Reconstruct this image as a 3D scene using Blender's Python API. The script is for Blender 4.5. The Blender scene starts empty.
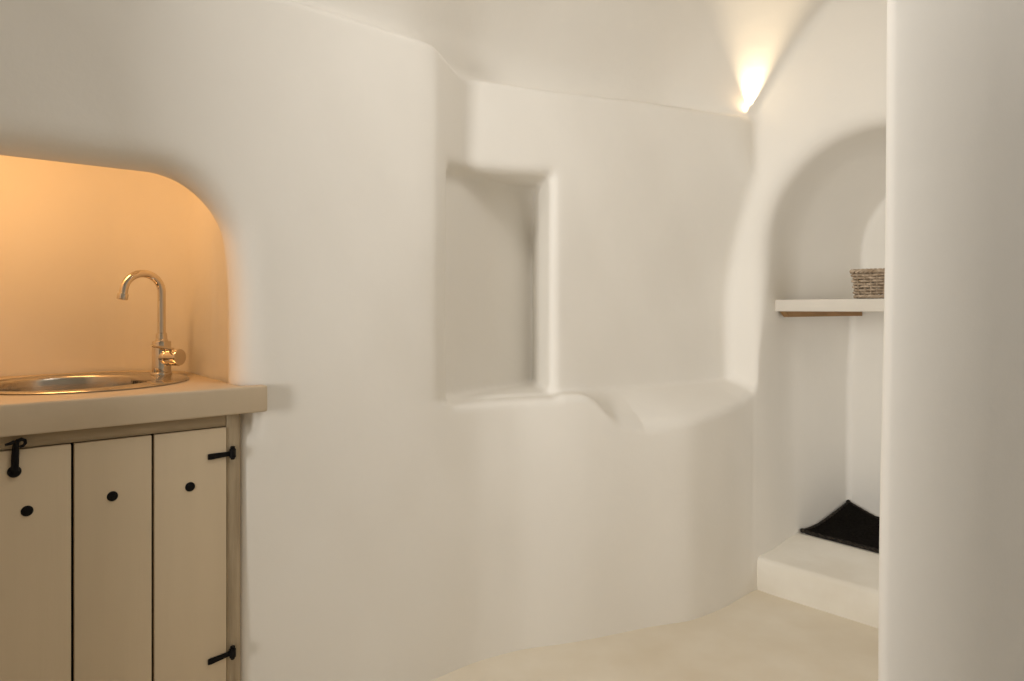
import bpy, bmesh, math, random
import numpy as np
from mathutils import Vector, Matrix

random.seed(7)
SC = bpy.context.scene
COL = SC.collection
PI = math.pi
# The long plaster wall runs 40 degrees off the x axis.  (s, n, z) is its own
# frame: s along the wall, n into the wall, z up; origin at the worktop corner.
OX, OY, ANG = -0.605, 1.67, math.radians(40)
CA, SA = math.cos(ANG), math.sin(ANG)


def W(s, n, z=0.0):
    return Vector((OX + CA * s - SA * n, OY + SA * s + CA * n, z))


# ------------------------------------------------------------------ materials
def new_mat(name):
    m = bpy.data.materials.new(name)
    m.use_nodes = True
    nt = m.node_tree
    b = nt.nodes['Principled BSDF']
    return m, nt, b


def noise_node(nt, scale, detail=4.0, rough=0.55, stretch=None, coord='Object'):
    tc = nt.nodes.new('ShaderNodeTexCoord')
    n = nt.nodes.new('ShaderNodeTexNoise')
    n.inputs['Scale'].default_value = scale
    n.inputs['Detail'].default_value = detail
    n.inputs['Roughness'].default_value = rough
    if stretch:
        mp = nt.nodes.new('ShaderNodeMapping')
        mp.inputs['Scale'].default_value = stretch
        nt.links.new(tc.outputs[coord], mp.inputs['Vector'])
        nt.links.new(mp.outputs['Vector'], n.inputs['Vector'])
    else:
        nt.links.new(tc.outputs[coord], n.inputs['Vector'])
    return n


def mat(name, c1, c2=None, rough=0.6, metal=0.0, scale=6.0, stretch=None, bump=0.0, bscale=40.0,
        lo=0.35, hi=0.65, spec=0.5, detail=4.0, bdist=0.01):
    m, nt, b = new_mat(name)
    b.inputs['Roughness'].default_value = rough
    b.inputs['Metallic'].default_value = metal
    b.inputs['Specular IOR Level'].default_value = spec
    c2 = c2 or c1
    n = noise_node(nt, scale, detail, stretch=stretch)
    r = nt.nodes.new('ShaderNodeValToRGB')
    r.color_ramp.elements[0].position = lo
    r.color_ramp.elements[1].position = hi
    r.color_ramp.elements[0].color = (*c1, 1)
    r.color_ramp.elements[1].color = (*c2, 1)
    nt.links.new(n.outputs['Fac'], r.inputs['Fac'])
    nt.links.new(r.outputs['Color'], b.inputs['Base Color'])
    if bump:
        n2 = noise_node(nt, bscale, 5.0, stretch=stretch)
        bp = nt.nodes.new('ShaderNodeBump')
        bp.inputs['Strength'].default_value = bump
        bp.inputs['Distance'].default_value = bdist
        nt.links.new(n2.outputs['Fac'], bp.inputs['Height'])
        nt.links.new(bp.outputs['Normal'], b.inputs['Normal'])
    return m


PLASTER = mat('limewashed_plaster', (0.80, 0.775, 0.728), (0.825, 0.80, 0.753), 0.85, scale=1.7, bump=0.10,
              bscale=9.0, spec=0.12, bdist=0.02)
CEMENT = mat('polished_cement', (0.76, 0.68, 0.55), (0.85, 0.79, 0.68), 0.6, scale=3.0, bump=0.10, bscale=22,
             spec=0.25, lo=0.3, hi=0.7)
STEPM = mat('cement_step', (0.80, 0.76, 0.68), (0.86, 0.83, 0.76), 0.7, scale=5.0, bump=0.15, bscale=25, spec=0.2)
STONE = mat('cement_worktop', (0.54, 0.44, 0.315), (0.58, 0.475, 0.345), 0.5, scale=5.0, bump=0.04, bscale=60, spec=0.3)
DOORM = mat('cream_painted_wood', (0.60, 0.49, 0.345), (0.63, 0.515, 0.365), 0.55, scale=2.5, stretch=(6, 6, 0.5),
            bump=0.03, bscale=18, spec=0.3)
FRAMEM = mat('grey_weathered_wood', (0.31, 0.24, 0.155), (0.43, 0.345, 0.235), 0.7, scale=9.0, stretch=(7, 7, 0.5),
             bump=0.15, bscale=25, spec=0.2)
RAILM = mat('grey_weathered_rail', (0.32, 0.245, 0.155), (0.42, 0.33, 0.22), 0.7, scale=9.0, stretch=(0.5, 7, 7),
            bump=0.12, bscale=25, spec=0.2)
IRON = mat('black_iron', (0.003, 0.0026, 0.0026), (0.006, 0.005, 0.0045), 0.6, scale=40, bump=0.2, bscale=150, spec=0.15,
           bdist=0.002)
DARK = mat('dark_gap', (0.012, 0.010, 0.008), None, 0.9)
STEEL = mat('brushed_steel', (0.50, 0.45, 0.38), (0.56, 0.51, 0.44), 0.22, 1.0, scale=60, stretch=(1, 1, 12))
CHROME = mat('chrome', (0.72, 0.64, 0.53), (0.75, 0.67, 0.56), 0.07, 1.0)
SHELFM = mat('plastered_shelf', (0.66, 0.625, 0.56), (0.70, 0.66, 0.60), 0.7, scale=4, bump=0.05, bscale=30, spec=0.2)
CLEATM = mat('brown_wood', (0.26, 0.14, 0.05), (0.36, 0.20, 0.08), 0.6, scale=8, stretch=(1, 12, 12), bump=0.1)
WICKER = mat('grey_wicker', (0.30, 0.225, 0.155), (0.52, 0.42, 0.32), 0.75, scale=55, bump=0.2, bscale=200, spec=0.2,
             bdist=0.002)
MATM = mat('black_coir', (0.003, 0.0025, 0.002), (0.012, 0.010, 0.008), 0.95, scale=120, bump=0.6, bscale=300, spec=0.04,
           bdist=0.004)
MATE = mat('black_braid', (0.010, 0.008, 0.007), (0.05, 0.042, 0.034), 0.9, scale=90, bump=0.3, bscale=250, spec=0.15,
           bdist=0.003)


# ------------------------------------------------------------------ helpers
def link(o, parent=None):
    COL.objects.link(o)
    if parent is not None:
        o.parent = parent
    return o


def thing(name, label, cat, loc, rz=ANG, group=None):
    o = bpy.data.objects.new(name, None)
    o.empty_display_size = 0.05
    COL.objects.link(o)
    o.location = loc
    o.rotation_euler = (0, 0, rz)
    o['label'] = label
    o['category'] = cat
    if group:
        o['group'] = group
    return o


def obj(name, bm, m, parent=None, smooth=None, kind=None, label=None):
    bmesh.ops.recalc_face_normals(bm, faces=bm.faces)
    me = bpy.data.meshes.new(name)
    bm.to_mesh(me)
    bm.free()
    me.materials.append(m)
    if smooth is not None:
        me.polygons.foreach_set('use_smooth', [True] * len(me.polygons))
        if smooth < 180:
            me.set_sharp_from_angle(angle=math.radians(smooth))
    o = bpy.data.objects.new(name, me)
    link(o, parent)
    if kind:
        o['kind'] = kind
    if label:
        o['label'] = label
    return o


def box(bm, x0, x1, y0, y1, z0, z1, bevel=0.0, seg=2):
    r = bmesh.ops.create_cube(bm, size=1.0)
    vs = r['verts']
    for v in vs:
        v.co = Vector((x0 + (v.co.x + .5) * (x1 - x0), y0 + (v.co.y + .5) * (y1 - y0), z0 + (v.co.z + .5) * (z1 - z0)))
    if bevel:
        es = list({e for v in vs for e in v.link_edges})
        bmesh.ops.bevel(bm, geom=es, offset=bevel, segments=seg, profile=0.5, affect='EDGES')


def tube(bm, pts, rad, seg=16, caps=True, closed=False):
    pts = [Vector(p) for p in pts]
    n = len(pts)
    rads = rad if isinstance(rad, (list, tuple)) else [rad] * n
    rings, prev = [], None
    for i, p in enumerate(pts):
        if closed:
            t = (pts[(i + 1) % n] - pts[i - 1]).normalized()
        else:
            t = (pts[min(i + 1, n - 1)] - pts[max(i - 1, 0)]).normalized()
        if prev is None:
            ref = Vector((0, 0, 1)) if abs(t.z) < .9 else Vector((1, 0, 0))
            u = t.cross(ref).normalized()
        else:
            u = (prev - t * prev.dot(t)).normalized()
        prev = u
        v = t.cross(u)
        rings.append([bm.verts.new(p + (u * math.cos(a) + v * math.sin(a)) * rads[i])
                      for a in [2 * PI * k / seg for k in range(seg)]])
    m = n if closed else n - 1
    for i in range(m):
        a, b = rings[i], rings[(i + 1) % n]
        for k in range(seg):
            bm.faces.new((a[k], a[(k + 1) % seg], b[(k + 1) % seg], b[k]))
    if caps and not closed:
        bm.faces.new(rings[0][::-1])
        bm.faces.new(rings[-1])


def lathe(bm, prof, org=(0, 0, 0), axis=(0, 0, 1), seg=32, cap0=True, cap1=True):
    """prof = [(radius, height)] about the axis."""
    q = Vector((0, 0, 1)).rotation_difference(Vector(axis).normalized())
    org = Vector(org)
    rings = []
    for r, h in prof:
        rings.append([bm.verts.new(org + q @ Vector((r * math.cos(a), r * math.sin(a), h)))
                      for a in [2 * PI * k / seg for k in range(seg)]])
    for a, b in zip(rings, rings[1:]):
        for k in range(seg):
            bm.faces.new((a[k], a[(k + 1) % seg], b[(k + 1) % seg], b[k]))
    if cap0:
        bm.faces.new(rings[0][::-1])
    if cap1:
        bm.faces.new(rings[-1])


def loops_mesh(bm, loops, closed_last=True, closed_first=False):
    rings = [[bm.verts.new(Vector(p)) for p in lp] for lp in loops]
    for a, b in zip(rings, rings[1:]):
        k = len(a)
        for i in range(k):
            bm.faces.new((a[i], a[(i + 1) % k], b[(i + 1) % k], b[i]))
    if closed_last:
        bm.faces.new(rings[-1])
    if closed_first:
        bm.faces.new(rings[0][::-1])


def prism(bm, poly, z0, z1):
    a = [bm.verts.new((x, y, z0)) for x, y in poly]
    b = [bm.verts.new((x, y, z1)) for x, y in poly]
    k = len(poly)
    for i in range(k):
        bm.faces.new((a[i], a[(i + 1) % k], b[(i + 1) % k], b[i]))
    bm.faces.new(a[::-1])
    bm.faces.new(b)


# ------------------------------------------------------------------ the hand-plastered shell
H = 0.0125
S0, S1, N0, N1, Z0, Z1 = -1.45, 2.86, -1.45, 0.84, -0.06, 2.62


def smoothstep(a, b, x):
    t = np.clip((x - a) / (b - a), 0, 1)
    return t * t * (3 - 2 * t)


def smin(a, b, k):
    h = np.maximum(k - np.abs(a - b), 0) / k
    return np.minimum(a, b) - h * h * k * 0.25


def smax(a, b, k):
    return -smin(-a, -b, k)


def smooth_profile(xs, ys, sig, x):
    fine = np.linspace(-2, 3.2, 1041)
    y = np.interp(fine, xs, ys)
    dx = fine[1] - fine[0]
    r = int(4 * sig / dx)
    kk = np.exp(-0.5 * (np.arange(-r, r + 1) * dx / sig) ** 2)
    kk /= kk.sum()
    y = np.convolve(np.pad(y, r, mode='edge'), kk, 'valid')
    return np.interp(x, fine, y)


def wob(S, N, Z, f, amp, ph):
    return amp * (np.sin(f * S + ph) * np.sin(f * 0.83 * Z + 1.7 * ph) + 0.5 * np.sin(2.1 * f * S + 1.3 * f * Z + 2.2 * ph))


def low_profile(s):
    return smooth_profile([-2, .45, .523, .60, .68, .83, 1.028, 1.246, 1.413, 1.582, 1.857, 3],
                          [.03, .03, .029, .030, .030, .0, -.092, -.167, -.240, -.252, -.240, -.225], .035, s)


def up_profile(s):
    return smooth_profile([-2, .520, .665, 1.83, 3], [.03, .030, .094, -.262, -.62], .012, s)


def n_vault(s):
    return smooth_profile([-2, .45, .70, .88, 1.5, 1.68, 1.83, 3], [.072, .076, .125, .105, -.05, -.155, -.245, -.27], .06, s)


def build_field():
    s = np.arange(S0, S1 + H / 2, H, dtype=np.float32)
    n = np.arange(N0, N1 + H / 2, H, dtype=np.float32)
    z = np.arange(Z0, Z1 + H / 2, H, dtype=np.float32)
    S, N, Z = s[:, None, None], n[None, :, None], z[None, None, :]
    f32 = np.float32
    w = wob(S, N, Z, 5.0, 0.004, 0.4).astype(f32) + wob(S, N, Z, 13.0, 0.0012, 1.9).astype(f32)
    # lower, bulging part of the wall and the sloped ledge on its top
    nl = low_profile(s)[:, None, None]
    A1 = ((N - nl - w) * 0.93).astype(f32)
    zf = np.interp(s, [-2, 1.03, 1.25, 1.45, 1.72, 1.84, 3], [.74, .74, .685, .712, .750, .785, .785])[:, None, None]
    nu = up_profile(s)[:, None, None]
    R0 = smooth_profile([-2, .98, 1.8, 3], [0, 0, .145, .16], .05, s)[:, None, None]
    dep = np.clip((N - nl) / np.maximum(nu + R0 - nl, .03), -.5, 1.2)
    slope_top = zf + (0.812 - zf) * dep
    blk = smoothstep(1.02, 1.17, s)[:, None, None]
    top = 0.815 * (1 - blk) + slope_top * blk - 1.3 * (1 - smoothstep(.28, .43, s))[:, None, None]
    # upper wall, set back, with the shallow recess
    sr = np.interp(z, [0, 1.5, 1.6, 1.72, 1.80, 1.9], [2.2, 2.1, 1.86, 1.70, 1.52, 1.42])[None, None, :]
    g = (1 - smoothstep(1.10, 1.84, z))[None, None, :]
    rec = R0 * g * (1 - smoothstep(-.12, .12, S - sr))
    A2 = smax((top - Z).astype(f32), ((N - nu - rec - w) * 0.93).astype(f32), .012)
    A = smin(A1, A2, (.0004 + .028 * smoothstep(.45, .64, S)).astype(f32))
    del A1, A2, rec, dep, slope_top
    # window-like niche: flush at its left, deep at its right
    def line(p, q):      # signed distance, positive on the left of p->q
        dx, dy = q[0] - p[0], q[1] - p[1]
        L = math.hypot(dx, dy)
        return ((-(S - p[0]) * dy + (N - p[1]) * dx) / L).astype(f32)
    back = line((.60, .112), (1.12, .275))
    right = line((1.12, .275), (.958, -.005))
    nb = smax(back, right, .014)
    nb = smax(nb, (.592 - S).astype(f32), .02)
    nb = smax(nb, smax((Z - 1.540 - .03 * (S - .8)).astype(f32), (.815 - Z).astype(f32), .01), .022)
    nb = smax(nb, (-.12 - N).astype(f32), .01)
    A = smin(A, nb, .042)
    del nb, back, right
    # space above the ledge that runs along the wall top
    zl = smooth_profile([-2, .50, .64, 3], [1.892, 1.890, 1.838, 1.838], .015, s)[:, None, None]
    nv = n_vault(s)[:, None, None]
    A3 = smax((zl + w - Z).astype(f32), (N - nv).astype(f32), .03)
    A = smin(A, A3, .022)
    # alcove wall across the end (concave corner)
    SP = 1.832 - .073 * (N + .25) + .02 * np.sin(2.2 * Z) * 0 + w * .5
    A = smax(A, (S - SP).astype(f32), .035)
    # vaulted ceiling over everything
    dn = np.maximum(nv - N, -.3)
    zc0 = smooth_profile([-2, .95, 1.5, 1.83, 3], [1.928, 1.922, 1.875, 1.846, 1.84], .08, s)[:, None, None]
    zc = zc0 + .69 * (1 - np.exp(-dn / .38))
    zc = zc + w
    C = ((Z - zc) * (0.55 + 0.45 * smoothstep(.0, .8, dn))).astype(f32)
    A = smax(A, C, .03)
    del A3
    # sink niche: opening with a rounded corner, taller inside
    def rbox2(u, v, u0, u1, v0, v1, r):
        cu, cv = (u0 + u1) / 2, (v0 + v1) / 2
        qx = np.abs(u - cu) - (u1 - u0) / 2 + r
        qy = np.abs(v - cv) - (v1 - v0) / 2 + r
        return np.sqrt(np.maximum(qx, 0) ** 2 + np.maximum(qy, 0) ** 2) + np.minimum(np.maximum(qx, qy), 0) - r
    edge = -.050 - .035 * smoothstep(1.0, 1.45, Z) ** 2
    o2 = rbox2(S - edge, Z, -.70, 0, .4, 1.418, .155)
    O = smax(o2.astype(f32), np.abs(N - .08) - .17, .02)
    i2 = rbox2(S, N, -.745, -.040, -.4, .70, .20)
    I = smax(smax(i2.astype(f32), (Z - 1.70).astype(f32), .12), (.15 - N).astype(f32), .05)
    cav = np.maximum(I, (.834 - Z))
    cav = smin(np.maximum(O, .834 - Z).astype(f32), cav.astype(f32), .05)
    A = smin(A, cav, .075)
    del O, I, cav, o2
    # cupboard recess under the worktop
    q = np.maximum(np.maximum(np.abs(S + .3485) - .3005, np.abs(N - .20) - .42), Z - .875)
    A = smin(A, q.astype(f32), .012)
    # unseen rounded block added left of the niche to keep doorway light out
    shade_block = rbox2(S, N, -1.30, -.735, -.22, .40, .06) + 0 * Z
    A = smax(A, -shade_block.astype(f32), .05)
    # barrel-vaulted alcove behind the end wall
    ml = -.243 + .036 * smoothstep(1.86, 2.2, S) - .022 * smoothstep(.7, 1.3, Z) - .042 * smoothstep(1.08, 1.28, Z) * smoothstep(2.0, 2.6, S)
    m = ml - N + w * .5
    rad, zs = .40, 1.33
    up = np.sqrt((m - rad) ** 2 + np.maximum(Z - zs, 0) ** 2) - rad
    arch = np.where(Z > zs, up, np.abs(m - rad) - rad)
    B = smax(arch.astype(f32), np.abs(S - 2.24 - .015 * smoothstep(.8, 1.2, Z)) - .46 + .015 * smoothstep(.8, 1.2, Z), .03)
    A = smin(A, B.astype(f32), (.005 + .067 * smoothstep(.8, 1.35, Z)).astype(f32))
    # unseen opening added in the alcove's far side wall for its fill light
    q = smax(smax(np.abs(S - 2.30) - .27, np.abs(Z - .95) - .62, .03), np.abs(N + 1.20) - .26, .02)
    A = smin(A, q.astype(f32), .04)
    return s, n, z, A.astype(f32), (S, N, Z)


def surface_nets(s, n, z, A):
    ins = A < 0
    nx, ny, nz = A.shape
    mask = np.zeros((nx - 1, ny - 1, nz - 1), np.uint8)
    for i in (0, 1):
        for j in (0, 1):
            for k in (0, 1):
                mask += ins[i:nx - 1 + i, j:ny - 1 + j, k:nz - 1 + k]
    act = np.argwhere((mask > 0) & (mask < 8))
    del mask
    idx = np.full((nx - 1, ny - 1, nz - 1), -1, np.int32)
    idx[act[:, 0], act[:, 1], act[:, 2]] = np.arange(len(act))
    acc = np.zeros((len(act), 3))
    cnt = np.zeros(len(act))
    corner = lambda c: A[act[:, 0] + c[0], act[:, 1] + c[1], act[:, 2] + c[2]]
    cs = [(i, j, k) for i in (0, 1) for j in (0, 1) for k in (0, 1)]
    val = {c: corner(c).astype(np.float64) for c in cs}
    for c in cs:
        for ax in range(3):
            if c[ax] == 0:
                d = list(c)
                d[ax] = 1
                d = tuple(d)
                a, b = val[c], val[d]
                x = (a < 0) != (b < 0)
                t = np.where(x, a / np.where(a == b, 1, a - b), 0)
                p = np.tile(np.array(c, float), (len(act), 1))
                p[:, ax] += t
                acc[x] += p[x]
                cnt[x] += 1
    P = act + acc / cnt[:, None]
    # gradient -> normals (pointing into the air: towards negative)
    f = P - act
    g = np.zeros_like(P)
    for ax in range(3):
        o = [q for q in range(3) if q != ax]
        for c in cs:
            if c[ax] == 0:
                d = list(c)
                d[ax] = 1
                wgt = np.ones(len(act))
                for q in o:
                    wgt *= f[:, q] if c[q] else 1 - f[:, q]
                g[:, ax] += wgt * (val[tuple(d)] - val[c])
    nrm = -g / np.maximum(np.linalg.norm(g, axis=1), 1e-9)[:, None]
    quads = []
    for ax in range(3):
        o1, o2 = (ax + 1) % 3, (ax + 2) % 3
        sl0 = [slice(None)] * 3
        sl1 = [slice(None)] * 3
        sl0[ax] = slice(0, -1)
        sl1[ax] = slice(1, None)
        for sl in (sl0, sl1):
            sl[o1] = slice(1, -1)
            sl[o2] = slice(1, -1)
        a, b = ins[tuple(sl0)], ins[tuple(sl1)]
        for flip, cond in ((False, a & ~b), (True, ~a & b)):
            e = np.argwhere(cond)
            if not len(e):
                continue
            e[:, o1] += 1
            e[:, o2] += 1
            q = []
            for du, dv in ((-1, -1), (0, -1), (0, 0), (-1, 0)):
                c = e.copy()
                c[:, o1] += du
                c[:, o2] += dv
                q.append(idx[c[:, 0], c[:, 1], c[:, 2]])
            q = np.stack(q, 1)
            if not flip:
                q = q[:, ::-1]
            quads.append(q)
    quads = np.concatenate(quads)
    quads = quads[(quads >= 0).all(1)]
    pos = np.stack([s[0] + P[:, 0] * H, n[0] + P[:, 1] * H, z[0] + P[:, 2] * H], 1)
    return pos, nrm, quads


def struct_mesh(name, pos, nrm, quads, m, kind='structure'):
    used, inv = np.unique(quads.ravel(), return_inverse=True)
    p, nn = pos[used], nrm[used]
    q = inv.reshape(-1, 4).astype(np.int32)
    wp = np.stack([OX + CA * p[:, 0] - SA * p[:, 1], OY + SA * p[:, 0] + CA * p[:, 1], p[:, 2]], 1)
    wn = np.stack([CA * nn[:, 0] - SA * nn[:, 1], SA * nn[:, 0] + CA * nn[:, 1], nn[:, 2]], 1)
    me = bpy.data.meshes.new(name)
    me.vertices.add(len(wp))
    me.vertices.foreach_set('co', wp.astype(np.float32).ravel())
    me.loops.add(len(q) * 4)
    me.loops.foreach_set('vertex_index', q.ravel())
    me.polygons.add(len(q))
    me.polygons.foreach_set('loop_start', np.arange(len(q), dtype=np.int32) * 4)
    me.update(calc_edges=True)
    me.validate()
    me.polygons.foreach_set('use_smooth', np.ones(len(me.polygons), bool))
    me.normals_split_custom_set_from_vertices(wn.astype(np.float32).tolist())
    me.materials.append(m)
    o = bpy.data.objects.new(name, me)
    COL.objects.link(o)
    o['kind'] = kind
    return o


def build_shell():
    s, n, z, A, _ = build_field()
    pos, nrm, quads = surface_nets(s, n, z, A)
    del A
    c = pos[quads].mean(1)
    # drop what lies under the floor
    keep = c[:, 2] > -0.045
    quads, c = quads[keep], c[keep]
    nv = n_vault(c[:, 0])
    zc = smooth_profile([-2, .95, 1.5, 1.83, 3], [1.928, 1.922, 1.875, 1.846, 1.84], .08, c[:, 0]) + .69 * (1 - np.exp(-np.maximum(nv - c[:, 1], -.3) / .38))
    is_ceil = (c[:, 2] > zc - .03) & (c[:, 1] < nv + .01) & (c[:, 2] > 1.85) & (c[:, 0] < 1.85)
    fn = nrm[quads].mean(1)
    sp = 1.832 - .073 * (c[:, 1] + .25)
    is_right = ~is_ceil & ((c[:, 0] > sp + .02) | ((c[:, 0] > sp - .03) & (fn[:, 0] < -.6)))
    is_left = ~is_ceil & ~is_right & (c[:, 0] < .56)
    is_back = ~(is_ceil | is_right | is_left)
    labels = {}
    for nm, mk in (('ceiling', is_ceil), ('wall_left', is_left), ('wall_back', is_back), ('wall_right', is_right)):
        labels[nm] = struct_mesh(nm, pos, nrm, quads[mk], PLASTER)
    return labels


shell = build_shell()


# ------------------------------------------------------------------ rest of the room
def wf_poly(pts):
    return [tuple(W(s, n)[:2]) for s, n in pts]


# floor
bm = bmesh.new()
g = bmesh.ops.create_grid(bm, x_segments=60, y_segments=60, size=1.0)
for v in bm.verts:
    p = W(-0.3 + v.co.x * 3.3, -1.2 + v.co.y * 2.2, 0)
    v.co = (p.x, p.y, 0.002 * math.sin(2.1 * p.x + 1.3 * p.y) * math.sin(1.7 * p.y))
obj('floor', bm, CEMENT, smooth=180, kind='structure')

# room continues behind the camera: kitchen wall, end wall with its glazed door opening, rear wall, flat of the vault
bm = bmesh.new()
prism(bm, wf_poly([(-1.45, .03), (-1.45, .4), (-3.45, .4), (-3.45, .03)]), 0, 2.7)
obj('wall_left_kitchen', bm, PLASTER, kind='structure')
bm = bmesh.new()
DN0, DN1, DZ1 = -1.60, -0.70, 2.10      # opening in the end wall
prism(bm, wf_poly([(-3.2, .03), (-3.45, .03), (-3.45, DN1), (-3.2, DN1)]), 0, 2.7)
prism(bm, wf_poly([(-3.2, DN0), (-3.45, DN0), (-3.45, -3.2), (-3.2, -3.2)]), 0, 2.7)
prism(bm, wf_poly([(-3.2, DN1), (-3.45, DN1), (-3.45, DN0), (-3.2, DN0)]), DZ1, 2.7)
obj('wall_end', bm, PLASTER, kind='structure')
bm = bmesh.new()
prism(bm, wf_poly([(-3.45, -3.2), (-3.45, -3.4), (3.2, -3.4), (3.2, -3.2)]), 0, 2.7)
obj('wall_front', bm, PLASTER, kind='structure')
bm = bmesh.new()
prism(bm, wf_poly([(-3.45, .4), (-3.45, -3.4), (3.2, -3.4), (3.2, -1.40), (-1.40, -1.40), (-1.40, .4)]), 2.57, 2.72)
obj('ceiling_rear', bm, PLASTER, kind='structure')

# near pier on the right (room side of the passage to the alcove)
def pier():
    bm = bmesh.new()
    fdir = Vector((.92, .39)).normalized()
    sdir = Vector((.60, .80)).normalized()
    fn = Vector((fdir.y, -fdir.x))
    # the nose turns tightly at the passage edge and opens out into an almost flat face
    ph = np.linspace(math.radians(143), math.radians(293), 90)
    rho = .014 + .55 * np.clip((np.degrees(ph) - 246) / 46, 0, 1) ** 1.3
    pts = [Vector((0, 0))]
    for a0, a1, r0 in zip(ph, ph[1:], rho):
        am = (a0 + a1) / 2
        pts.append(pts[-1] + Vector((-math.sin(am), math.cos(am))) * r0 * (a1 - a0))
    k0 = int(np.argmin(np.abs(np.degrees(ph) - 151)))
    pts = [q - pts[k0] + Vector((.686, 1.245)) for q in pts]
    face = [pts[-1] + fdir * d for d in (.75, .6, .45, .3, .15, .05)]
    arc = pts[::-1]
    side = [pts[0] + sdir * d for d in (.1, .25, .5, .75, 1.0)]
    prof = face + arc + side
    back = [W(1.822, -1.06).xy, W(1.835, -1.56).xy]
    zs = np.linspace(0, 2.7, 28)
    rings = []
    for zz in zs:
        sh = -.021 * (1 - smoothstep(.3, 1.6, np.array(zz)))
        ring = []
        for i, p in enumerate(prof + back):
            wv = 0.005 * math.sin(3.1 * zz + .4) + .002 * math.sin(7 * zz)
            q = p + (fn * wv * 0.5 if i < len(prof) else Vector((0, 0)))
            ring.append(bm.verts.new((q.x + float(sh), q.y, zz)))
        rings.append(ring)
    for a, b in zip(rings, rings[1:]):
        k = len(a)
        for i in range(k):
            bm.faces.new((a[i], a[(i + 1) % k], b[(i + 1) % k], b[i]))
    bm.faces.new(rings[0][::-1])
    bm.faces.new(rings[-1])
    return obj('wall_right_pier', bm, PLASTER, smooth=50, kind='structure')


pier()

# low masonry step into the alcove
def step():
    bm = bmesh.new()
    nL, nR, sF, sB, h = -.215, -1.12, 1.838, 2.74, .129
    outline = [(1.838, -.200), (1.833, -.30), (1.842, -.45), (1.852, -.60), (1.862, -.75), (1.872, -.95), (1.878, -1.12)]
    rows = []
    sect = [(0.0, 0.0), (-.002, .05), (.0, .110), (.004, .121), (.011, .1275), (.022, .129)]
    for i, (s, n) in enumerate(outline):
        rows.append([(s + ds, n, zz) for ds, zz in sect] + [(2.2, n, h), (sB, n, h), (sB, n, 0)])
    vs = [[bm.verts.new(W(*p)) for p in r] for r in rows]
    for a, b in zip(vs, vs[1:]):
        for i in range(len(a) - 1):
            bm.faces.new((a[i], a[i + 1], b[i + 1], b[i]))
    bm.faces.new(vs[0])
    bm.faces.new(vs[-1][::-1])
    o = obj('step', bm, STEPM, smooth=40, kind='structure')
    o['label'] = 'low cream cement step at the foot of the arched alcove'
    return o


step()

# ------------------------------------------------------------------ worktop with a round cut-out
CT, CB = .910, .846                      # top and underside
SC0, SN0, SR = -.33, .35, .24            # sink centre and rim radius


def worktop():
    root_z = CB
    bm = bmesh.new()
    nc = 64
    hr = .222
    hole = [(SC0 + hr * math.cos(2 * PI * k / nc), SN0 + hr * math.sin(2 * PI * k / nc)) for k in range(nc)]
    outer_poly = [(-.700, .0), (.008, .0), (.008, .028), (-.052, .028)]
    cx, cy, r = -.240, .495, .196
    outer_poly += [(cx + r * math.cos(a) , cy + r * math.sin(a)) for a in np.linspace(0, PI / 2, 9)]
    outer_poly += [(cx - .27 - r * math.sin(a), cy + r * math.cos(a)) for a in np.linspace(0, PI / 2, 9)] + [(-.700, .028)]
    edges = []
    for poly in (outer_poly, hole):
        vs = [bm.verts.new((x, y, 0)) for x, y in poly]
        edges += [bm.edges.new((vs[i], vs[(i + 1) % len(vs)])) for i in range(len(vs))]
    fill = bmesh.ops.triangle_fill(bm, edges=edges, use_beauty=True)
    faces = [f for f in fill['geom'] if isinstance(f, bmesh.types.BMFace)]
    ext = bmesh.ops.extrude_face_region(bm, geom=faces, use_keep_orig=True)
    for v in ext['geom']:
        if isinstance(v, bmesh.types.BMVert):
            v.co.z = CT - CB
    es = []
    for e in bm.edges:
        a, b = e.verts[0].co, e.verts[1].co
        if a.y < .001 and b.y < .001 and (abs(a.z - b.z) < 1e-5):
            es.append(e)
        elif abs(a.x - .008) < .001 and abs(b.x - .008) < .001 and (abs(a.z - b.z) < 1e-5 or (a.y < .001 and b.y < .001)):
            es.append(e)
    bmesh.ops.bevel(bm, geom=es, offset=.005, segments=3, profile=.5, affect='EDGES')
    o = obj('worktop', bm, STONE, smooth=40)
    o.location = W(0, 0, CB)
    o.rotation_euler = (0, 0, ANG)
    o['label'] = 'thick beige cement worktop holding the round sink in the lit kitchen niche'
    o['category'] = 'countertop'


worktop()

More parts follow.
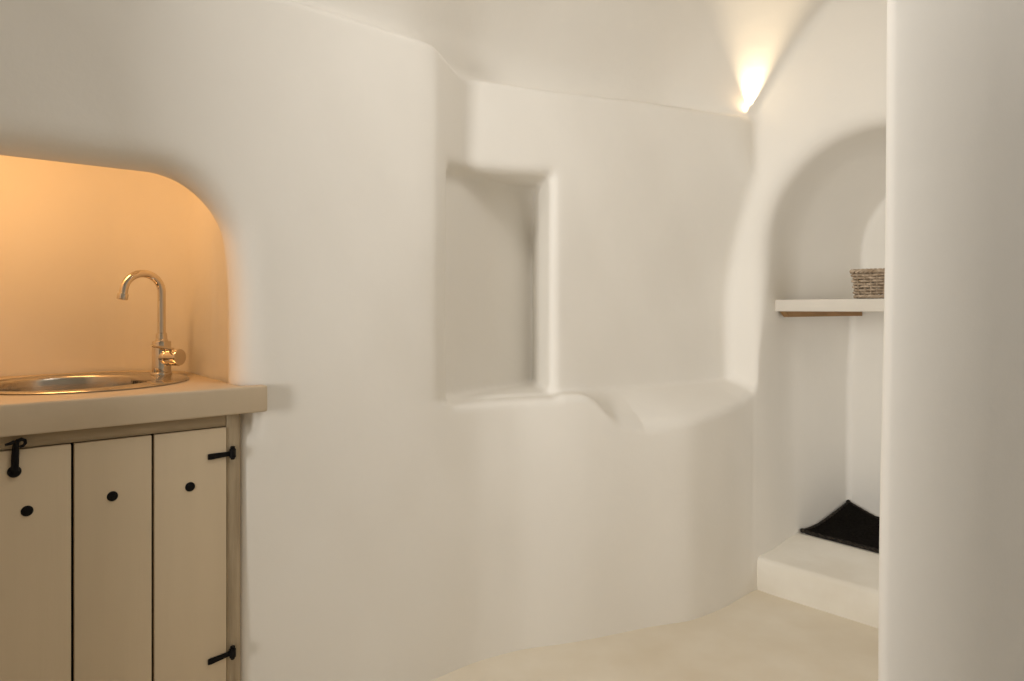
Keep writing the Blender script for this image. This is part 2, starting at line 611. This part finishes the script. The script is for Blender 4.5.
# ------------------------------------------------------------------ sink
def sink():
    t = thing('sink', 'round brushed steel sink set into the beige worktop', 'sink', W(SC0, SN0, CT))
    bm = bmesh.new()
    seg = 96
    c1 = (-.030, 0.0)
    spec = [  # (blend of centre, radius, z)
        (0, .2195, -.012), (0, .2195, .0004), (0, .2395, .0004), (0, .2410, .0030), (0, .2385, .0056), (0, .2340, .0062), (0, .2290, .0048),
        (.25, .224, .0036), (1, .1955, .0036), (1, .1925, .0048), (1, .1895, .0048), (1, .1865, .0022), (1, .1845, -.004),
        (1, .1830, -.020), (1, .1790, -.070), (1, .1720, -.115), (1, .1600, -.137), (1, .1400, -.147), (1, .0900, -.151),
        (1, .0480, -.153), (1, .0450, -.156)]
    loops = []
    for b, r, z in spec:
        loops.append([(c1[0] * b + r * math.cos(2 * PI * k / seg), c1[1] * b + r * math.sin(2 * PI * k / seg), z)
                      for k in range(seg)])
    # outside skin so that the bowl has thickness
    for b, r, z in [(1, .047, -.162), (1, .142, -.152), (1, .163, -.141), (1, .175, -.117), (1, .182, -.070), (1, .186, -.014)]:
        loops.append([(c1[0] * b + r * math.cos(2 * PI * k / seg), c1[1] * b + r * math.sin(2 * PI * k / seg), z)
                      for k in range(seg)])
    loops.append(loops[0])
    loops_mesh(bm, loops, closed_last=False)
    bmesh.ops.remove_doubles(bm, verts=bm.verts, dist=1e-6)
    obj('basin', bm, STEEL, t, smooth=60)
    bm = bmesh.new()
    lathe(bm, [(.0445, -.002), (.0445, .0), (.038, .003), (.030, .0015), (.012, .0035), (.004, .006)], (c1[0], c1[1], -.157), seg=40)
    obj('drain', bm, CHROME, t, smooth=40)
    # overflow: slotted plate in the far wall of the bowl
    ov = bpy.data.objects.new('overflow', None)
    bm = bmesh.new()
    a0 = math.radians(22)
    r0 = .1822
    def on_wall(a, z, dr):
        r = r0 - (-.020 - z) * .08 - dr
        return Vector((c1[0] + r * math.cos(a), c1[1] + r * math.sin(a), z))
    rows = 14
    for i in range(rows):
        pass
    A = np.linspace(a0 - .17, a0 + .17, 15)
    gridv = [[bm.verts.new(on_wall(a, z, d)) for a in A] for z, d in
             ((-.0075, -.001), (-.0080, .0012), (-.0245, .0012), (-.0250, -.001))]
    for r1, r2 in zip(gridv, gridv[1:]):
        for i in range(len(A) - 1):
            bm.faces.new((r1[i], r1[i + 1], r2[i + 1], r2[i]))
    plate = obj('overflow_plate', bm, STEEL, t, smooth=60)
    bm = bmesh.new()
    for da in (-.125, -.085, -.045, .035, .075, .115):
        a = a0 + da
        zt, zb = (-.0105, -.0215) if da > 0 else (-.0112, -.0210)
        q = []
        for aa, zz in ((a - .012, zt), (a + .012, zt), (a + .012, zb), (a - .012, zb)):
            q.append((aa, zz))
        f = [bm.verts.new(on_wall(aa, zz, .0018)) for aa, zz in q]
        b = [bm.verts.new(on_wall(aa, zz, .0002)) for aa, zz in q]
        bm.faces.new(f)
        bm.faces.new(b[::-1])
        for i in range(4):
            bm.faces.new((f[i], f[(i + 1) % 4], b[(i + 1) % 4], b[i]))
    obj('overflow_slot', bm, DARK, plate, label='dark overflow slots')
    bpy.data.objects.remove(ov)


sink()

# ------------------------------------------------------------------ tap
def faucet():
    t = thing('faucet', 'shiny chrome gooseneck faucet standing on the rim of the round sink', 'faucet', W(-.130, .440, CT + .0038))
    bm = bmesh.new()
    lathe(bm, [(.0275, 0), (.0275, .004), (.0262, .006), (.0245, .0065), (.0245, .0905), (.0238, .0925), (.0225, .0930)], seg=40)
    obj('body', bm, CHROME, t, smooth=40)
    # pipe : straight, half circle, little outward tip
    d = Vector((-1, -.22, 0)).normalized()
    R, zb, za = .0500, .088, .231
    pts = [Vector((0, 0, z)) for z in np.linspace(zb, za, 8)]
    for a in np.linspace(0, PI * .96, 30)[1:]:
        pts.append(d * (R - R * math.cos(a)) + Vector((0, 0, za + R * math.sin(a))))
    tan = (pts[-1] - pts[-2]).normalized()
    pts += [pts[-1] + tan * .014, pts[-1] + tan * .028]
    bm = bmesh.new()
    tube(bm, pts, .0108, seg=24)
    sp = obj('spout', bm, CHROME, t, smooth=50)
    bm = bmesh.new()
    lathe(bm, [(.0112, -.001), (.0135, 0), (.0138, .003), (.0138, .014), (.0125, .016), (.0095, .0165)], pts[-2] - tan * .001, tan, seg=28)
    obj('aerator', bm, CHROME, sp, smooth=40)
    bm = bmesh.new()
    lathe(bm, [(.0170, 0), (.0170, .004), (.0148, .006), (.0140, .020), (.0128, .024), (.0112, .0245)], (0, 0, .092), seg=32)
    obj('collar', bm, CHROME, t, smooth=40)
    # single lever on the right : horizontal barrel with a slim pin
    ax = Vector((.56, -.83, .03)).normalized()
    bm = bmesh.new()
    lathe(bm, [(.0225, .0), (.0228, .020), (.0222, .024), (.0215, .0255), (.0232, .027), (.0236, .030), (.0236, .060), (.0222, .0635), (.018, .0645)],
          (0, 0, .047), ax, seg=36)
    hd = obj('handle', bm, CHROME, t, smooth=40)
    bm = bmesh.new()
    st = Vector((0, 0, .047)) + ax * .040 + Vector((0, 0, .022))
    e = st + Vector((-.045, -.028, .010))
    e2 = e + Vector((-.018, -.010, .004))
    tube(bm, [st, (st + e) / 2, e, e2], [.0048, .0042, .0038, .0030], seg=14)
    obj('lever_pin', bm, CHROME, hd, smooth=50)


faucet()

# ------------------------------------------------------------------ cupboard under the worktop
FN = .018       # front plane of the doors (wall frame n)


def cabinet():
    t = thing('sink_cabinet', 'cream plank cupboard with black iron fittings under the beige worktop', 'cabinet', W(-.345, FN, 0))
    L = lambda s: s + .345        # local x
    zt = CB - .001
    bm = bmesh.new()
    box(bm, L(-.0835), L(-.0505), .004, .05, 0.0, zt, .002)
    st = obj('frame_post', bm, FRAMEM, t, smooth=40)
    bm = bmesh.new()
    box(bm, L(-.5545), L(-.0845), .004, .05, .8175, zt, .002)
    rail = obj('frame_rail', bm, RAILM, t, smooth=40)
    bm = bmesh.new()
    box(bm, L(-.640), L(-.5555), .004, .05, 0.0, zt, .002)
    obj('frame_post', bm, FRAMEM, t, smooth=40)
    # carcass behind (dark, closes the plank gaps)
    bm = bmesh.new()
    box(bm, L(-.630), L(-.060), .051, .058, 0.0, .815)
    box(bm, L(-.630), L(-.615), .058, .50, 0.0, .70)
    box(bm, L(-.075), L(-.060), .058, .50, 0.0, .70)
    box(bm, L(-.615), L(-.075), .058, .50, .03, .05)
    obj('carcass', bm, DARK, t)

    def door(edges, zb=.035, ztop=.8155):
        bm = bmesh.new()
        for a, b in edges:
            box(bm, L(a), L(b), 0.0, .022, zb, ztop, .0022)
        return obj('door', bm, DOORM, t, smooth=40)

    def nail(s, z, d, r=.0108):
        bm = bmesh.new()
        lathe(bm, [(r, .001), (r, -.0008), (r * .86, -.0026), (r * .45, -.0038), (.001, -.0041)][::1], (L(s), 0, z), (0, 1, 0), seg=24)
        obj('nail_head', bm, IRON, d, smooth=50)

    d = door([(-.5530, -.3985), (-.3930, -.2460), (-.2405, -.0845)])
    nail(-.166, .687, d)
    nail(-.323, .693, d)
    nail(-.474, .690, d)

    def hinge(z, tilt, d):
        bm = bmesh.new()
        # strap : tapered leaf with slightly flared end
        prof = [(-.127, -.0062), (-.121, -.0068), (-.085, -.0052), (-.078, -.0056), (-.0775, .0056), (-.085, .0052), (-.121, .0068), (-.127, .0062)]
        f = [bm.verts.new((L(s), -.0042, z + zz + tilt * (s + .085))) for s, zz in prof]
        b = [bm.verts.new((L(s), .0004, z + zz + tilt * (s + .085))) for s, zz in prof]
        bm.faces.new(f)
        bm.faces.new(b[::-1])
        k = len(prof)
        for i in range(k):
            bm.faces.new((f[i], f[(i + 1) % k], b[(i + 1) % k], b[i]))
        bmesh.ops.bevel(bm, geom=[e for e in bm.edges if all(v.co.y < -.004 for v in e.verts)], offset=.001, segments=2, affect='EDGES')
        # knuckle and pin
        lathe(bm, [(.0062, -.0105), (.0075, -.0095), (.0075, .0095), (.0062, .0105)], (L(-.0715), -.0035, z + .001), (0, 0, 1), seg=20)
        lathe(bm, [(.0042, -.0150), (.0050, -.0140), (.0050, .0125), (.0056, .0135), (.0056, .0155), (.0040, .0165)], (L(-.0715), -.0035, z + .001), (0, 0, 1), seg=16)
        obj('hinge', bm, IRON, d, smooth=40)

    hinge(.7515, .03, d)
    hinge(.273, .10, d)
    # hook latch : pivot disc, arm, curl; its staple on the rail
    bm = bmesh.new()
    lathe(bm, [(.0118, .0005), (.0118, -.0030), (.0100, -.0050), (.0050, -.0062), (.001, -.0064)], (L(-.495), 0, .773), (0, 1, 0), seg=28)
    pts = [(L(-.4945), -.0045, .775), (L(-.4940), -.0052, .795), (L(-.4935), -.0060, .815), (L(-.4930), -.0085, .828),
           (L(-.4895), -.0105, .8360), (L(-.4840), -.0110, .8375), (L(-.4785), -.0105, .8350), (L(-.4775), -.0100, .8290), (L(-.4810), -.0098, .8245), (L(-.4870), -.0092, .8225)]
    tube(bm, pts, [.0070, .0068, .0064, .0054, .0042, .0038, .0034, .0032, .0030, .0026], seg=12)
    obj('latch_hook', bm, IRON, d, smooth=50)
    bm = bmesh.new()
    tube(bm, [(L(-.4965), .008, .8315), (L(-.4965), -.004, .8315), (L(-.4985), -.0130, .8325), (L(-.5040), -.0150, .8315), (L(-.5110), -.0150, .8300)],
         [.0034, .0034, .0034, .0030, .0022], seg=12)
    obj('latch_staple', bm, IRON, rail, smooth=50, label='black iron latch staple')

cabinet()

# ------------------------------------------------------------------ alcove shelf with its cleat
SHT, SHB = 1.1335, 1.0865


def shelf():
    t = thing('alcove_shelf', 'thick cream plastered shelf across the arched alcove', 'shelf', W(1.955, -.62, SHB))
    bm = bmesh.new()
    box(bm, 0, .742, -.36, .372, 0, SHT - SHB, .004, 2)
    obj('board', bm, SHELFM, t, smooth=40)
    bm = bmesh.new()
    y0, y1 = .342, .366
    poly = [(.030, 0), (.062, -.0225), (.735, -.0225), (.735, 0)]
    a = [bm.verts.new((x, y0, z - .0004)) for x, z in poly]
    b = [bm.verts.new((x, y1, z - .0004)) for x, z in poly]
    bm.faces.new(a)
    bm.faces.new(b[::-1])
    for i in range(4):
        bm.faces.new((a[i], a[(i + 1) % 4], b[(i + 1) % 4], b[i]))
    obj('cleat', bm, CLEATM, t, label='brown wooden cleat under the shelf')


shelf()

# ------------------------------------------------------------------ wicker basket
def basket():
    t = thing('wicker_basket', 'small grey-brown wicker basket standing on the alcove shelf', 'basket', W(2.085, -.583, SHT + .0005), ANG + .12)
    hw0, hw1, hd0, hd1, hh = .060, .068, .060, .068, .102

    def rrect(u, k, grow):
        """point on a rounded square at parameter u in 0..1, k = height 0..1"""
        hw = hw0 + (hw1 - hw0) * k + grow
        e = 5.0
        a = 2 * PI * u
        c, s = math.cos(a), math.sin(a)
        r = (abs(c) ** e + abs(s) ** e) ** (-1 / e)
        return c * r * hw, s * r * hw

    nst = 20
    bm = bmesh.new()
    rnd = random.Random(3)
    rows = 8
    for j in range(rows):
        k = (j + .5) / rows
        z = .006 + k * (hh - .014)
        pts = []
        m = nst * 6
        ph = j % 2
        rad = .0047 + rnd.uniform(-.0004, .0005)
        zj = rnd.uniform(-.0010, .0010)
        for i in range(m):
            u = i / m
            off = .0048 * math.cos(PI * (u * nst) + PI * ph)
            x, y = rrect(u, k, off)
            pts.append((x, y, z + zj + .0008 * math.sin(u * 31 + j * 2.1)))
        tube(bm, pts, rad, seg=7, closed=True)
    obj('weave', bm, WICKER, t, smooth=180)
    bm = bmesh.new()
    for i in range(nst):
        u = (i) / nst
        pts = []
        for k in (0, .25, .5, .75, 1.0):
            x, y = rrect(u, k, 0)
            pts.append((x, y, .003 + k * (hh - .006)))
        tube(bm, pts, .0032, seg=6)
    obj('stakes', bm, WICKER, t, smooth=180)
    # twisted border at the top and foot
    for nm, z, k, gr, rr, rc in (('rim', hh + .001, 1.0, .0035, .0052, .0050), ('foot_border', .0085, 0.0, .0015, .0040, .0042)):
        bm = bmesh.new()
        for q in range(3):
            pts = []
            m = 180
            for i in range(m):
                u = i / m
                tw = u * 2 * PI * 11 + q * 2 * PI / 3
                x, y = rrect(u, k, gr + rc * math.cos(tw))
                pts.append((x, y, z + rc * .9 * math.sin(tw)))
            tube(bm, pts, rr * .82, seg=7, closed=True)
        obj(nm, bm, WICKER, t, smooth=180)
    bm = bmesh.new()
    pts = [rrect(i / 64, 0, -.004) for i in range(64)]
    prism(bm, pts, .003, .008)
    obj('base', bm, WICKER, t)


basket()

# ------------------------------------------------------------------ dark mat on the step
def doormat():
    t = thing('doormat', 'black woven mat with a curled corner lying on the alcove step', 'mat', W(2.237, -.225, .1295))
    Ls, Ln = .434, .62
    th = .011

    def hgt(x, y):            # x along s 0..Ls, y 0..Ln (towards -n)
        d = math.hypot((Ls - x) / .30, y / .125)
        h = .046 * max(0, 1 - d) ** 1.15
        d2 = math.hypot((x - .0) / .05, y / .03)
        h += .003 * max(0, 1 - d2)
        return h + .0012 * math.sin(19 * x + 3 * y) * math.sin(11 * y)

    nx, ny = 60, 84
    bm = bmesh.new()
    top, bot = [], []
    for i in range(nx + 1):
        r1, r2 = [], []
        for j in range(ny + 1):
            x, y = Ls * i / nx, Ln * j / ny
            h = hgt(x, y)
            rib = .0022 * math.sin(2 * PI * x / .0147 ) * math.sin(2 * PI * y / .0147) + .0012 * random.uniform(-1, 1)
            r1.append(bm.verts.new((x, -y, h + th + rib)))
            r2.append(bm.verts.new((x, -y, h + .001)))
        top.append(r1)
        bot.append(r2)
    for i in range(nx):
        for j in range(ny):
            bm.faces.new((top[i][j], top[i + 1][j], top[i + 1][j + 1], top[i][j + 1]))
            bm.faces.new((bot[i][j], bot[i][j + 1], bot[i + 1][j + 1], bot[i + 1][j]))
    per = [(i, 0) for i in range(nx)] + [(nx, j) for j in range(ny)] + [(i, ny) for i in range(nx, 0, -1)] + [(0, j) for j in range(ny, 0, -1)]
    for (a, b), (c, d) in zip(per, per[1:] + per[:1]):
        bm.faces.new((top[a][b], bot[a][b], bot[c][d], top[c][d]))
    obj('pile', bm, MATM, t, smooth=180)
    # braided border
    bm = bmesh.new()
    path = [(x, 0) for x in np.linspace(0, Ls, 50)] + [(Ls, y) for y in np.linspace(0, Ln, 70)][1:] + \
           [(x, Ln) for x in np.linspace(Ls, 0, 50)][1:] + [(0, y) for y in np.linspace(Ln, 0, 70)][1:-1]
    L = 0
    P = []
    for i, (x, y) in enumerate(path):
        P.append(Vector((x, -y, hgt(x, y) + .0095)))
    for q in range(3):
        pts = []
        for i, p in enumerate(P):
            tw = i * .75 + q * 2 * PI / 3
            out = (Vector((p.x - Ls / 2, p.y + Ln / 2, 0))).normalized()
            pts.append(p + out * .0045 * math.cos(tw) + Vector((0, 0, .0042 * math.sin(tw))))
        tube(bm, pts, .0042, seg=6, closed=True)
    obj('braided_edge', bm, MATE, t, smooth=180)
    for (x, y) in ((0, 0), (Ls, 0), (0, Ln), (Ls, Ln)):
        bm = bmesh.new()
        out = Vector((x - Ls / 2, -(y - Ln / 2), 0)).normalized()
        o = Vector((x, -y, hgt(x, y) + .0105)) + out * .004
        lathe(bm, [(.002, -.010), (.0085, -.006), (.0105, 0), (.0085, .006), (.002, .010)], o, (out.x, out.y, .5), seg=14)
        obj('corner_knot', bm, MATE, t, smooth=180)


doormat()

# ------------------------------------------------------------------ lamps, daylight and added fills
def area(name, loc, size, size_y, power, color, direction, xaxis, spread=PI):
    d = bpy.data.lights.new(name, 'AREA')
    d.shape = 'RECTANGLE'
    d.size, d.size_y = size, size_y
    d.energy = power
    d.color = color
    d.spread = spread
    o = bpy.data.objects.new(name, d)
    COL.objects.link(o)
    o.location = loc
    zz = -Vector(direction).normalized()
    xx = Vector(xaxis)
    xx = (xx - zz * xx.dot(zz)).normalized()
    yy = zz.cross(xx)
    o.rotation_euler = Matrix((xx, yy, zz)).transposed().to_euler()
    return o


a_dir = W(1, 0) - W(0, 0)
n_dir = W(0, 1) - W(0, 0)
DOWN = (0, 0, -1)
K = {'door': 12.2, 'mid': 6.0, 'pass': 3.7, 'alcove': 3.2, 'niche': 2.5, 'glow': .7, 'beam': 11}
area('doorway_daylight', W(-3.30, -1.15, 1.3), .7, 1.3, K['door'], (1.0, .965, .905), a_dir + n_dir * .2, n_dir, math.radians(60))
area('vault_lamp', W(.3, -.75, 2.36), .5, .5, K['mid'], (1.0, .96, .90), DOWN, a_dir)
area('pier_fill', W(.60, -1.75, 2.35), .4, .4, K['pass'], (1.0, .95, .88), DOWN, a_dir)  # added overhead fill, out of view, that brightens the near pier
area('alcove_fill', W(2.30, -1.42, .95), .5, 1.1, K['alcove'], (1.0, .96, .90), n_dir, a_dir)  # added unseen fill that brightens the alcove through its side opening
# warm lamp hidden behind the lip of the sink niche
area('niche_lamp', W(-.52, .27, 1.64), .34, .12, K['niche'], (1.0, .52, .19), Vector((0, 0, -1)) + n_dir * .25 + a_dir * .05, a_dir)
# warm spot lying on the ledge at the top of the wall
def spot(name, loc, power, color, angle, blend, direction):
    d = bpy.data.lights.new(name, 'SPOT')
    d.energy = power
    d.color = color
    d.spot_size = math.radians(angle)
    d.spot_blend = blend
    d.shadow_soft_size = .002
    o = bpy.data.objects.new(name, d)
    COL.objects.link(o)
    o.location = loc
    o.rotation_euler = Vector(direction).to_track_quat('-Z', 'Y').to_euler()


UP = Vector((0, 0, 1))
spot('ledge_beam', W(1.795, -.241, 1.848), K['beam'], (1.0, .78, .50), 60, 1.0, -n_dir * .30 + UP * .92 - a_dir * .34)
spot('ledge_glow', W(1.790, -.238, 1.847), K['glow'], (1.0, .66, .36), 120, 1.0, -n_dir * .15 + UP * .75 - a_dir * .75)

world = bpy.data.worlds.new('World')
SC.world = world
world.use_nodes = True
world.node_tree.nodes['Background'].inputs[0].default_value = (.75, .85, 1, 1)
world.node_tree.nodes['Background'].inputs[1].default_value = .3

# ------------------------------------------------------------------ camera
cam = bpy.data.cameras.new('Camera')
cam.sensor_width = 36.0
cam.lens = 24.0
cam.shift_y = -(340.5 - 308) / 1024
cam.clip_start = .02
co = bpy.data.objects.new('Camera', cam)
COL.objects.link(co)
co.location = (0, 0, 1.1)
co.rotation_euler = (PI / 2, 0, 0)
SC.camera = co

vs = SC.view_settings
vs.view_transform = 'Standard'
vs.look = 'None'
vs.exposure = 0.0
vs.gamma = 1.0
vs.use_curve_mapping = False
SC.cycles.max_bounces = 14
SC.cycles.diffuse_bounces = 8
SC.cycles.sample_clamp_indirect = 6.0
SC.cycles.caustics_reflective = False
SC.cycles.use_denoising = True
